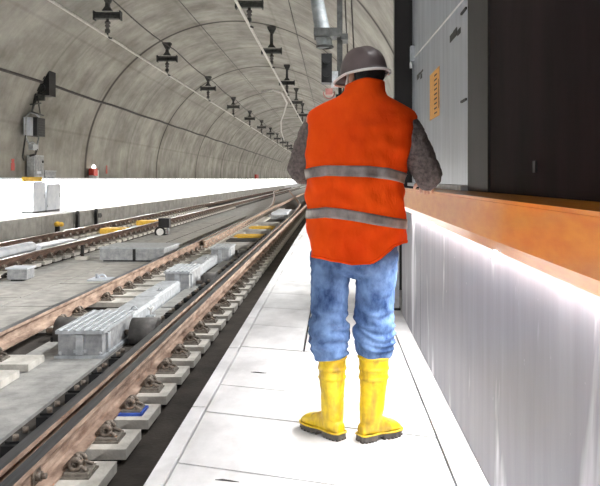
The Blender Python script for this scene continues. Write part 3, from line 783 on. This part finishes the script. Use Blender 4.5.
# kerb furniture
t = thing('kerb_fitting', 'yellow capped fitting low against the far kerb', 'fitting', (-8.0,20.9,ZF))
b = MB(); b.cyl((0,0,0),(0,0,.36),.07,n=12); b.build('post', M['post'], t)
b = MB(); b.ball((0,0,.42),(.09,.13,.08)); b.ball((.05,.17,.40),(.07,.1,.07)); b.build('cap', M['yellow'], t)
def kerb_stub(y, lab, extra):
    t = thing('kerb_stub', lab, 'stub', (-8.09,y,ZF), 0)
    b = MB(); b.box(-.05,.05,-.06,.06,0,.62); b.bevel(.02,1); b.build('post', M['black'], t)
    b = MB(); b.ball((0,0,.64),(.06,.09,.09)); b.build('head', M['black'], t)
    if extra:
        b = MB(); b.box(-.05,.05,.1,.4,.40,.55); b.ball((0,.42,.46),(.06,.1,.08)); b.build('side_arm', M['black'], t)
kerb_stub(22.8, 'dark stub against far kerb next to yellow fitting', False)
kerb_stub(24.6, 'dark branched stub against far kerb, farther from yellow fitting', True)

# ------------------------------------------------------------------ the worker
YM = 3.33; K = YM/720
def wx(px): return (px-333)*K
def wz(py): return EYE-(py-179)*K
person = thing('person', 'worker seen from behind in orange vest, grey helmet, jeans and yellow boots', 'person', (wx(356), YM, 0))
PO = Vector(person.location)
def loc(p): return Vector(p)-PO
def remesh(name, mb, mats, voxel, smooth=6, parent=None, disp=None, fac=.5):
    o = link(name, mb.mesh(name, mats))
    m = o.modifiers.new('r', 'REMESH'); m.mode = 'VOXEL'; m.voxel_size = voxel; m.use_smooth_shade = True
    s = o.modifiers.new('s', 'SMOOTH'); s.factor = fac; s.iterations = smooth
    dg = bpy.context.evaluated_depsgraph_get(); dg.update()
    me = bpy.data.meshes.new_from_object(o.evaluated_get(dg))
    o.modifiers.clear(); old = o.data; o.data = me; bpy.data.meshes.remove(old)
    if disp:
        nr = [v.normal.copy() for v in me.vertices]
        for v, n in zip(me.vertices, nr): v.co += n*disp(v.co)
    for v in me.vertices: v.co -= PO
    for p in me.polygons: p.use_smooth = True
    me.name = name; o.name = name
    if parent: o.parent = parent
    return o
def ridge(p, sc, st=(1,1,1)):
    q = Vector((p.x*st[0]*sc, p.y*st[1]*sc, p.z*st[2]*sc))
    return 1-2*abs(noise.noise(q))

# ---- joints
HIPL, HIPR = Vector((wx(334),YM,wz(258))), Vector((wx(375),YM,wz(258)))
KNL, KNR = Vector((wx(330),YM+.03,wz(330))), Vector((wx(374),YM+.03,wz(330)))
ANL, ANR = Vector((.0,YM+.01,.10)), Vector((wx(372),YM+.0,.10))
SHL, SHR = Vector((wx(318),YM+.01,wz(122))), Vector((wx(403),YM+.01,wz(122)))
ELL, ELR = Vector((wx(300.5),YM+.02,wz(170))), Vector((wx(429),YM-.0,wz(177)))
WRL, WRR = Vector((wx(318),YM+.27,wz(172))), Vector((wx(433),YM+.25,1.185))
HEAD = Vector((wx(364),YM+.055,wz(73)))
YAW = math.radians(38)
RH = Matrix.Rotation(YAW, 3, 'Z')
def hd(x, y, z): return HEAD+RH@Vector((x,y,z))     # head frame: +y is the face

# ---- body: one continuous mesh
b = MB()
TC = Vector((wx(358),YM+.01,0))
b.sweep([(wx(356),YM,wz(248)),(wx(356),YM,wz(238)),(wx(357),YM,wz(205)),(wx(360),YM+.005,wz(165)),(wx(361),YM+.01,wz(125)),(wx(362),YM+.01,wz(108)),(wx(363),YM+.01,wz(98))],
        [(.14,.09),(.155,.10),(.155,.10),(.17,.11),(.18,.105),(.11,.08),(.06,.06)], n=20, up=(1,0,0), round_ends=True)
b.sweep([(wx(363),YM+.015,wz(112)),(wx(363.5),YM+.045,wz(80))], [.060,.055], n=16, round_ends=True)
for H, Kn, A in ((HIPL,KNL,ANL),(HIPR,KNR,ANR)):
    b.sweep([H, H.lerp(Kn,.5), Kn, Kn.lerp(A,.35), A], [.085,.070,.045,.040,.034], n=16, round_ends=True)
for s, (fx, fy) in ((ANL,(-.155,.20)),(ANR,(.165,.085))):
    d = Vector((fx,fy,0)).normalized()
    b.sweep([s+Vector((0,0,-.045)), s+d*.06+Vector((0,0,-.055)), s+d*.13+Vector((0,0,-.068))], [(.034,.03),(.035,.026),(.03,.018)], n=12, round_ends=True)
for Sh, E, W in ((SHL,ELL,WRL),(SHR,ELR,WRR)):
    b.sweep([Sh, Sh.lerp(E,.5), E, E.lerp(W,.4), W], [.055,.05,.04,.04,.027], n=14, round_ends=True)
    b.ball(Sh, .06)
# head
b.ball(hd(0,-.005,.025), (.076,.095,.10), 20, rot=RH)
b.ball(hd(0,.03,-.055), (.058,.062,.066), 18, rot=RH)          # jaw
b.ball(hd(0,.075,-.095), (.024,.02,.02), 12, rot=RH)           # chin
b.sweep([hd(0,.088,.02), hd(0,.108,-.022), hd(0,.092,-.032)], [.010,.016,.011], n=10, round_ends=True)   # nose
b.sweep([hd(-.022,.083,-.062), hd(0,.094,-.061), hd(.022,.083,-.062)], [.007,.009,.007], n=8, round_ends=True)  # lips
b.sweep([hd(-.05,.07,.03), hd(0,.092,.034), hd(.05,.07,.03)], [.009,.011,.009], n=8, round_ends=True)    # brow
for s in (-1,1):
    b.ball(hd(s*.078,-.008,-.012), (.010,.020,.034), 12, rot=RH)
# hands
def hand(W, dirv, palm_n, side):
    d = dirv.normalized(); n = palm_n.normalized(); u = n.cross(d).normalized()*side       # u points to the thumb side
    base = W+d*.02
    b.sweep([W, W+d*.04, W+d*.085], [(.030,.020),(.040,.016),(.041,.013)], n=14, up=tuple(u), round_ends=True)
    for k, (off, ln, curl) in enumerate(((.031,.070,.4),(.0105,.078,.45),(-.0105,.073,.5),(-.030,.058,.6))):
        p = base+d*.062+u*off
        q = p+(d*math.cos(curl*.4)+n*math.sin(curl*.4))*ln*.45
        r = q+(d*math.cos(curl*1.4)+n*math.sin(curl*1.4))*ln*.32
        e = r+(d*math.cos(curl*2.2)+n*math.sin(curl*2.2))*ln*.25
        b.sweep([p,q,r,e], [.0085,.0082,.0075,.0065], n=10, round_ends=True)
    p = W+d*.03+u*.028
    b.sweep([p, p+(d*.6+u*.7+n*.2).normalized()*.035, p+(d*.6+u*.7+n*.2).normalized()*.035+(d*.9+u*.2+n*.3).normalized()*.03], [.012,.010,.008], n=10, round_ends=True)
hand(WRR, Vector((.15,1,-.17)), Vector((0,-.1,-1)), -1)
hand(WRL, Vector((.75,.6,-.05)), Vector((0,-.1,-1)), 1)
body = remesh('body', b, M['skin'], .0042, 3, person)
for s in (-1,1):
    b = MB(); b.ball(hd(s*.031,.079,.006)-PO, .012, 12); e = b.build('eye', M['eye'], person)
    b = MB(); b.ball(hd(s*.031,.0895,.006)-PO, .0045, 8); b.build('iris', M['hair'], e)

# ---- hair
b = MB(); b.ball(hd(0,-.028,.02), (.083,.088,.105), 20, rot=RH); b.ball(hd(0,-.042,-.035), (.072,.05,.062), 18, rot=RH)
remesh('hair', b, M['hair'], .006, 3, person, disp=lambda p: .002*noise.noise(p*120))

# ---- helmet: dome, brim, ridges
TILT = Matrix.Rotation(math.radians(-2),3,'Y')@RH@Matrix.Rotation(math.radians(-6),3,'X')
HC = HEAD+Vector((0,-.01,.008))
def hm(x,y,z): return HC+TILT@Vector((x,y,z))-PO
bm = bmesh.new(); nA, nV = 40, 14; rings = []
def dome(phi, a, off=0):
    rx, ry, rz = .100+off, .124+off, .114+off
    c = math.cos(phi)**.85 if phi < PI/2 else 0
    x, y, z = rx*c*math.cos(a), ry*c*math.sin(a), rz*math.sin(phi)
    rid = 0
    for c0, w in ((0,.018),(.045,.010),(-.045,.010)):
        rid = max(rid, .009*math.exp(-((x-c0)/w)**4) if z > .035 else 0)
    return x, y, z+rid
outer = [[bm.verts.new(hm(*dome(PI/2*v/nV, 2*PI*k/nA))) for k in range(nA)] for v in range(nV)]
topv = bm.verts.new(hm(*dome(PI/2,0)))
def brim_pt(a, o_, z):   # brim flares; longer peak at the face, drooping
    f = max(0, math.sin(a)); ext = .012+.042*f**3
    return ((.100+ext)*math.cos(a), (.124+ext)*math.sin(a), z-.010*f-.010)
br1 = [bm.verts.new(hm(*brim_pt(2*PI*k/nA,0,0))) for k in range(nA)]
br2 = [bm.verts.new(hm(*(lambda p:(p[0],p[1],p[2]-.004))(brim_pt(2*PI*k/nA,0,0)))) for k in range(nA)]
inn = [[bm.verts.new(hm(*dome(PI/2*v/nV*.98, 2*PI*k/nA, -.006))) for k in range(nA)] for v in range(nV)]
itop = bm.verts.new(hm(0,0,.106))
def strip(A,B):
    for k in range(nA):
        f = bm.faces.new((A[k],A[(k+1)%nA],B[(k+1)%nA],B[k])); f.smooth = True
for v in range(nV-1): strip(outer[v], outer[v+1]); strip(inn[v+1], inn[v])
for k in range(nA):
    bm.faces.new((outer[-1][k],outer[-1][(k+1)%nA],topv)).smooth = True; bm.faces.new((inn[-1][(k+1)%nA],inn[-1][k],itop)).smooth = True
strip(br1, outer[0]); strip(br2, br1); strip(inn[0], br2)
bmesh.ops.recalc_face_normals(bm, faces=bm.faces)
me = bpy.data.meshes.new('helmet'); bm.to_mesh(me); bm.free(); me.materials.append(M['helmet'])
helmet = link('helmet', me, person)
b = MB(); pts = [hm(*(lambda p:(p[0],p[1],p[2]-.004))(brim_pt(2*PI*k/nA,0,0))) for k in range(nA+1)]
b.sweep(pts, .0068, n=8, up=(0,0,1)); tr = b.build('brim_edge', M['helmtrim'], helmet); tr['label'] = 'white helmet rim'
b = MB()
for s in (-1,1):
    b.sweep([hd(s*.092,.0,.0)-PO, hd(s*.088,.02,-.05)-PO, hd(s*.05,.065,-.10)-PO, hd(0,.08,-.118)-PO], .005, n=6)
b.build('chin_strap', M['helmtrim'], helmet)

# ---- vest (grid over angle and height)
VR = [  # py, px centre, px half width, depth half (m), y offset, exponent
 (268,356,46.5,.150,0,2.5),(255,356.5,46.5,.150,0,2.5),(235,356.5,47.5,.150,0,2.6),(215,357,48.3,.150,0,2.6),(190,357,49,.150,0,2.6),
 (165,357,50,.152,.0,2.6),(145,358,51,.150,.0,2.6),(128,360,54,.140,.0,2.5),(117,361.5,55.5,.125,.01,2.4),(111,361.5,53,.112,.012,2.2),(106,362,45,.112,.014,2.1),
 (101,362.5,35,.110,.014,2.0),(96,363.5,24.5,.106,.014,2.0),(91,364.8,20.8,.100,.016,2.0),(86,365.2,20,.098,.018,2.0),(81,365.5,19.4,.096,.02,2.0),(77,365.5,19,.095,.02,2.0)]
def vr(py):
    if py >= VR[0][0]: return VR[0][1:]
    for a, c in zip(VR, VR[1:]):
        if a[0] >= py >= c[0]:
            t = (a[0]-py)/(a[0]-c[0]); return tuple(a[i]+(c[i]-a[i])*t for i in range(1,6))
    return VR[-1][1:]
def vest_pt(a, py, off=0.0):
    cx, hw, dp, yo, ex = vr(py)
    ca, sa = math.cos(a), math.sin(a)
    x = math.copysign(abs(ca)**(2/ex), ca)*(hw*K); y = math.copysign(abs(sa)**(2/ex), sa)*dp
    p = Vector((wx(cx)+x, YM+yo+y, wz(py)))
    low = min(1, max(0, (py-100)/40))
    w = .022*noise.noise(Vector((p.x*8, p.y*8, p.z*3.4+4)))*low + .016*noise.noise(Vector((p.x*15+p.z*9, p.y*10, p.z*13-p.x*8)))*low
    hem = min(1,max(0,(py-225)/35)); w += .012*hem*math.sin(a*7+1.3)*.6
    n = Vector((ca*dp, sa*hw*K, 0)).normalized()
    return p+n*(w+off)
def interp(tab, x):
    if x <= tab[0][0]: return tab[0][1]
    for a, c in zip(tab, tab[1:]):
        if x <= c[0]: return a[1]+(c[1]-a[1])*(x-a[0])/(c[0]-a[0])
    return tab[-1][1]
def pxof(a, py):
    cx, hw, dp, yo, ex = vr(py); ca = math.cos(a); return cx+math.copysign(abs(ca)**(2/ex), ca)*hw
HEM = [(305,252),(312,255),(338,258.5),(352,261),(372,260.5),(382,254),(392,245),(404,242)]
nA, nV = 96, 70
bm = bmesh.new(); g_ = []
for k in range(nA):
    a = 2*PI*k/nA; bot = interp(HEM, pxof(a, 250)); colr = []
    for v in range(nV):
        t = v/(nV-1); t = t if t < .75 else .75+(t-.75)
        top_ = 79.5+3.5*max(0,-math.cos(a-.2))**2*1.6+2*max(0,math.cos(a))+9*max(0,math.sin(a)); py = bot+(top_-bot)*t
        colr.append(bm.verts.new(vest_pt(a, py)-PO))
    g_.append(colr)
for k in range(nA):
    for v in range(nV-1):
        f = bm.faces.new((g_[k][v], g_[(k+1)%nA][v], g_[(k+1)%nA][v+1], g_[k][v+1])); f.smooth = True
bmesh.ops.recalc_face_normals(bm, faces=bm.faces)
me = bpy.data.meshes.new('vest'); bm.to_mesh(me); bm.free(); me.materials.append(M['vest'])
vest = link('vest', me, person)
so = vest.modifiers.new('s','SOLIDIFY'); so.thickness = .004; so.offset = -1
def band(name, top, bot, m, off=.004, a0=0, a1=2*PI, n=96, rows=5, par=None):
    bm = bmesh.new(); G = []
    for k in range(n+1):
        a = a0+(a1-a0)*k/n; x = pxof(a, 200)
        G.append([bm.verts.new(vest_pt(a, interp(top,x)+(interp(bot,x)-interp(top,x))*r/(rows-1), off)-PO) for r in range(rows)])
    for k in range(n):
        for r in range(rows-1):
            f = bm.faces.new((G[k][r],G[k+1][r],G[k+1][r+1],G[k][r+1])); f.smooth = True
    bmesh.ops.recalc_face_normals(bm, faces=bm.faces)
    me = bpy.data.meshes.new(name); bm.to_mesh(me); bm.free(); me.materials.append(m)
    o = link(name, me, par or vest); s = o.modifiers.new('s','SOLIDIFY'); s.thickness = .003; s.offset = 0
    return o
o = band('reflective_stripe', [(305,171),(316,167.5),(326,166),(366,166.5),(385,168.5),(406,174.5)], [(305,180.5),(316,177.5),(326,176),(366,177),(385,179.5),(406,184)], M['strip']); o['label'] = 'upper grey reflective stripe'
o = band('reflective_stripe', [(305,209),(326,206),(345,208),(366,211.5),(406,219)], [(305,218.5),(326,216),(345,218),(366,221.5),(406,228.5)], M['strip']); o['label'] = 'lower grey reflective stripe'
band('hem_binding', [(x,y-2.2) for x,y in HEM], [(x,y+.2) for x,y in HEM], M['vest'], .0025)

# ---- sweater
def wr_sleeve(p): return .006*ridge(p, 22, (1,1,1.6))+.003*noise.noise(p*45)
b = MB()
b.sweep([SHL+Vector((.03,0,.0)), SHL.lerp(ELL,.35), SHL.lerp(ELL,.75), ELL, ELL+Vector((.005,.06,-.006)), ELL.lerp(WRL,.55), ELL.lerp(WRL,.93)], [.078,.070,.064,.060,.057,.050,.040], n=18, round_ends=True)
b.sweep([SHR+Vector((-.02,0,0)), SHR.lerp(ELR,.35), SHR.lerp(ELR,.75), ELR, ELR+Vector((.0,.06,.004)), ELR.lerp(WRR,.55), ELR.lerp(WRR,.93)], [.080,.074,.068,.062,.057,.050,.040], n=18, round_ends=True)
b.sweep([(wx(357),YM,wz(225)),(wx(360),YM,wz(165)),(wx(361.5),YM+.01,wz(128)),(wx(362.5),YM+.012,wz(112)),(wx(363.5),YM+.018,wz(96))], [(.185,.115),(.195,.12),(.20,.105),(.15,.088),(.07,.066)], n=24, up=(1,0,0), round_ends=True)
remesh('sweater', b, M['shirt'], .009, 4, person, disp=wr_sleeve)

# ---- jeans
b = MB()
b.sweep([(wx(355),YM,wz(215)),(wx(355),YM,wz(240)),(wx(354.5),YM-.005,wz(258)),(wx(354),YM,wz(268)),(wx(352),YM,wz(276))], [(.190,.118),(.195,.128),(.198,.130),(.175,.12),(.12,.085)], n=24, up=(1,0,0), round_ends=False)
def leg(pts): b.sweep([(wx(x),YM+yo,wz(py)) for x,py,r,yo in pts], [(r*K*1.0, r*K*1.08) for x,py,r,yo in pts], n=22, up=(1,0,0))
leg([(331,252,21,0),(330.5,275,20.3,0),(329.5,295,18.8,.01),(329,315,18.2,.02),(328.5,328,18.8,.02),(328.5,338,19.2,.015),(330,347,17.5,.01),(331.5,354,15.8,.01),(331.8,358,15.0,.01)])
leg([(378,250,21,0),(376,275,20.3,0),(375,295,19.3,.01),(374.5,315,18.8,.02),(374.5,328,19.2,.02),(375,338,19.4,.015),(374.5,346,17.6,.01),(374,351,16.3,.01),(374,355.5,15.6,.01)])
def wr_jeans(p):
    low = min(1, max(0, (wz(300)-p.z)/.12)); 
    return (.012*low+.004)*ridge(Vector((p.x,p.y,p.z+.35*p.x*math.sin(p.x*9))), 12, (.6,.6,2.3)) + .005*noise.noise(p*13) - .002
remesh('jeans', b, M['jeans'], .0075, 4, person, disp=wr_jeans)

# ---- boots
def boot(A, top, heel, toe, nm):
    Hh, T = Vector((*heel,0)), Vector((*toe,0)); d = (T-Hh).normalized(); L = (T-Hh).length; u = Vector((d.y,-d.x,0))
    tc, tr = top
    b = MB()
    ank = Hh+d*.062
    cx = [(wx(tc),YM+.01,wz(354)+.035),(wx(tc),YM+.01,wz(354)+.004),(wx(tc),YM+.01,wz(366)),(wx(tc)*.9+ank.x*.1,YM+.01,wz(380)),(wx(tc)*.6+ank.x*.4,(YM+.01)*.7+ank.y*.3,.20),(wx(tc)*.3+ank.x*.7,(YM)*.4+ank.y*.6,.13),(ank.x,ank.y,.09),(ank.x,ank.y,.05)]
    b.sweep(cx, [tr*K*.90, tr*K*.98, tr*K*.97, tr*K*.90, tr*K*.82, tr*K*.79, .050, .045], n=24)
    # foot: stations along d: (s, half width, height)
    st = [(.004,.026,.075),(.03,.036,.095),(.07,.042,.12),(.11,.044,.118),(.15,.048,.098),(.19,.050,.084),(.225,.046,.074),(.25,.034,.056),(.262,.015,.03)]
    f = L/.262; rings = []
    for s, w, h in st:
        c = Hh+d*s*f; r = []
        for k in range(16):
            a = 2*PI*k/16; ca, sa = math.cos(a), math.sin(a)
            x = math.copysign(abs(ca)**.75, ca)*w; z = .022+(h-.022)/2+math.copysign(abs(sa)**.8, sa)*(h-.022)/2
            r.append(b.bm.verts.new(c+u*x+Vector((0,0,z))))
        rings.append(r)
    for i in range(len(rings)-1):
        for k in range(16): b.bm.faces.new((rings[i][k],rings[i][(k+1)%16],rings[i+1][(k+1)%16],rings[i+1][k]))
    b.bm.faces.new(rings[0][::-1]); b.bm.faces.new(rings[-1])
    for py, e in ((356.5,1.5),(368,1.3),(377,1.2)):
        t_ = (py-354)/26; q = Vector(cx[1]).lerp(Vector(cx[3]), min(1,t_)); b.torus((q.x,q.y,wz(py)), tr*K*(1-.09*t_)+.001, .0058*e/1.3, 'Z', 24, 8)
    o = remesh(nm, b, M['boot'], .0052, 2, person, disp=lambda p: .002*noise.noise(p*22)+.0018*ridge(p,18,(1,1,2))*(1 if .09 < p.z < .3 else 0))
    # sole with tread
    b = MB(); out = [(-.002,.024),(.012,.036),(.05,.041),(.09,.037),(.12,.037),(.16,.049),(.2,.052),(.235,.046),(.258,.032),(.268,.012)]
    poly = [(Hh+d*s*f+u*w) for s, w in out]+[(Hh+d*s*f-u*w) for s, w in out[::-1]]
    b.prism([(p.x-PO.x,p.y-PO.y) for p in poly], .018, .031)
    hl = [p for p in out if p[0] <= .09]+[(.09,.036)]; fr = [(.13,.039),(.16,.047),(.2,.050),(.235,.044),(.256,.03),(.264,.012)]
    for seg in (hl, fr):
        poly = [(Hh+d*s*f+u*w) for s, w in seg]+[(Hh+d*s*f-u*w) for s, w in seg[::-1]]
        b.prism([(p.x-PO.x,p.y-PO.y) for p in poly], .008, .019)
        s0, s1 = seg[0][0], seg[-1][0]; n = 5 if seg is hl else 6
        for k in range(n):
            s = s0+.006+(s1-s0-.016)*k/(n-1)
            wdt = interp(seg, s)-.001
            for sg in (-1,1):
                c0 = Hh+d*s*f; a_ = c0+u*sg*wdt; c_ = c0+u*sg*.006
                p4 = [a_-d*.005, a_+d*.005, c_+d*.005, c_-d*.005]
                b.prism([(p.x-PO.x,p.y-PO.y) for p in p4], 0, .010)
    b.build('sole', M['sole'], o)
    b = MB(); wel = [(Hh+d*s*f+u*(w+.001)) for s, w in out]+[(Hh+d*s*f-u*(w+.001)) for s, w in out[::-1]]
    wp = [Vector((p.x-PO.x,p.y-PO.y,.033)) for p in wel]; b.sweep(wp+[wp[0]], .0045, n=6, up=(0,0,1)); b.build('welt', M['boot'], o)
    return o
o = boot(ANL, (332.2,14.2), (.040,3.305), (-.140,3.505), 'boot'); o['label'] = 'left yellow rubber boot'
o = boot(ANR, (374,15.4), (.120,3.285), (.312,3.40), 'boot'); o['label'] = 'right yellow rubber boot'

# ------------------------------------------------------------------ light
def area(name, loc_, rot, sx, sy, power, col=(1,.98,.95), spread=PI):
    l = bpy.data.lights.new(name, 'AREA'); l.shape = 'RECTANGLE'; l.size = sx; l.size_y = sy; l.energy = power; l.color = col; l.spread = spread
    o = bpy.data.objects.new(name, l); COL.objects.link(o); o.location = loc_; o.rotation_euler = rot; return o
# lamps under the left wall rail
y = -5
while y < 185:
    area('wall_rail_lamp', (-9.255, y+12, 1.172), (0, math.radians(2), 0), .05, 24, 1150); y += 24
y = 8.2
while y < 185:
    area('wall_rail_lamp', (1.785, y+15, 1.172), (0, math.radians(12), 0), .05, 30, 2400); y += 30
# lamps under the orange rail
area('handrail_lamp', (.6005, 2.2, .951), (0, math.radians(45), 0), .010, 6.8, 150, (1,.98,.97), math.radians(150))
# unseen louvred lamps on cabin and vault, added to light the tracks from above
def added_luminaire(lab, x, y, z, L, power, tilt, spread):
    t = thing('added_track_lamp', lab, 'lamp', (x,y,z), 0, 'added louvred fill lamps')
    b = MB(); b.box(-.02,.06,-L/2,L/2,-.05,.07); b.bevel(.01,1); b.build('housing', M['galv'], t)
    b = MB()
    for k in range(12):
        yy = -L/2+.05+(L-.1)*k/11; b.box(-.07,-.025,yy-.004,yy+.004,-.09,.02)
    b.build('louvre', M['bracket'], t)
    area('added_track_light', (x-.075, y, z-.055), (0, math.radians(tilt), 0), .10, L, power, (.98,.99,1), math.radians(spread))
for i, y in enumerate((.9, 2.9, 4.9, 6.9)):
    added_luminaire(f'added louvred fill lamp on top edge of the steel cabin, {ordinal(i+1)} nearest', .78, y, 3.75, 1.5, 36, 55, 90)
for i, y in enumerate((9.0, 10.8)):
    added_luminaire(f'added louvred fill lamp on right vault beyond the cabin, {ordinal(i+1)} nearest', 1.05, y, 4.6, 1.5, 75, 52, 100)
w = bpy.data.worlds.new('World'); S.world = w; w.use_nodes = True
w.node_tree.nodes['Background'].inputs[0].default_value = (.93,.96,1,1); w.node_tree.nodes['Background'].inputs[1].default_value = 1.0

# ------------------------------------------------------------------ camera
cd = bpy.data.cameras.new('Camera'); cam = bpy.data.objects.new('Camera', cd); COL.objects.link(cam)
cam.location = (0,0,EYE); cam.rotation_euler = (PI/2,0,0)
cd.sensor_fit = 'HORIZONTAL'; cd.sensor_width = 36; cd.lens = 36*720/600
cd.shift_x = -33/600; cd.shift_y = -64/600; cd.clip_start = .05; cd.clip_end = 400
S.camera = cam
S.view_settings.view_transform = 'Standard'; S.view_settings.look = 'None'; S.view_settings.gamma = 1
S.view_settings.use_curve_mapping = False
S.view_settings.exposure = 0.0
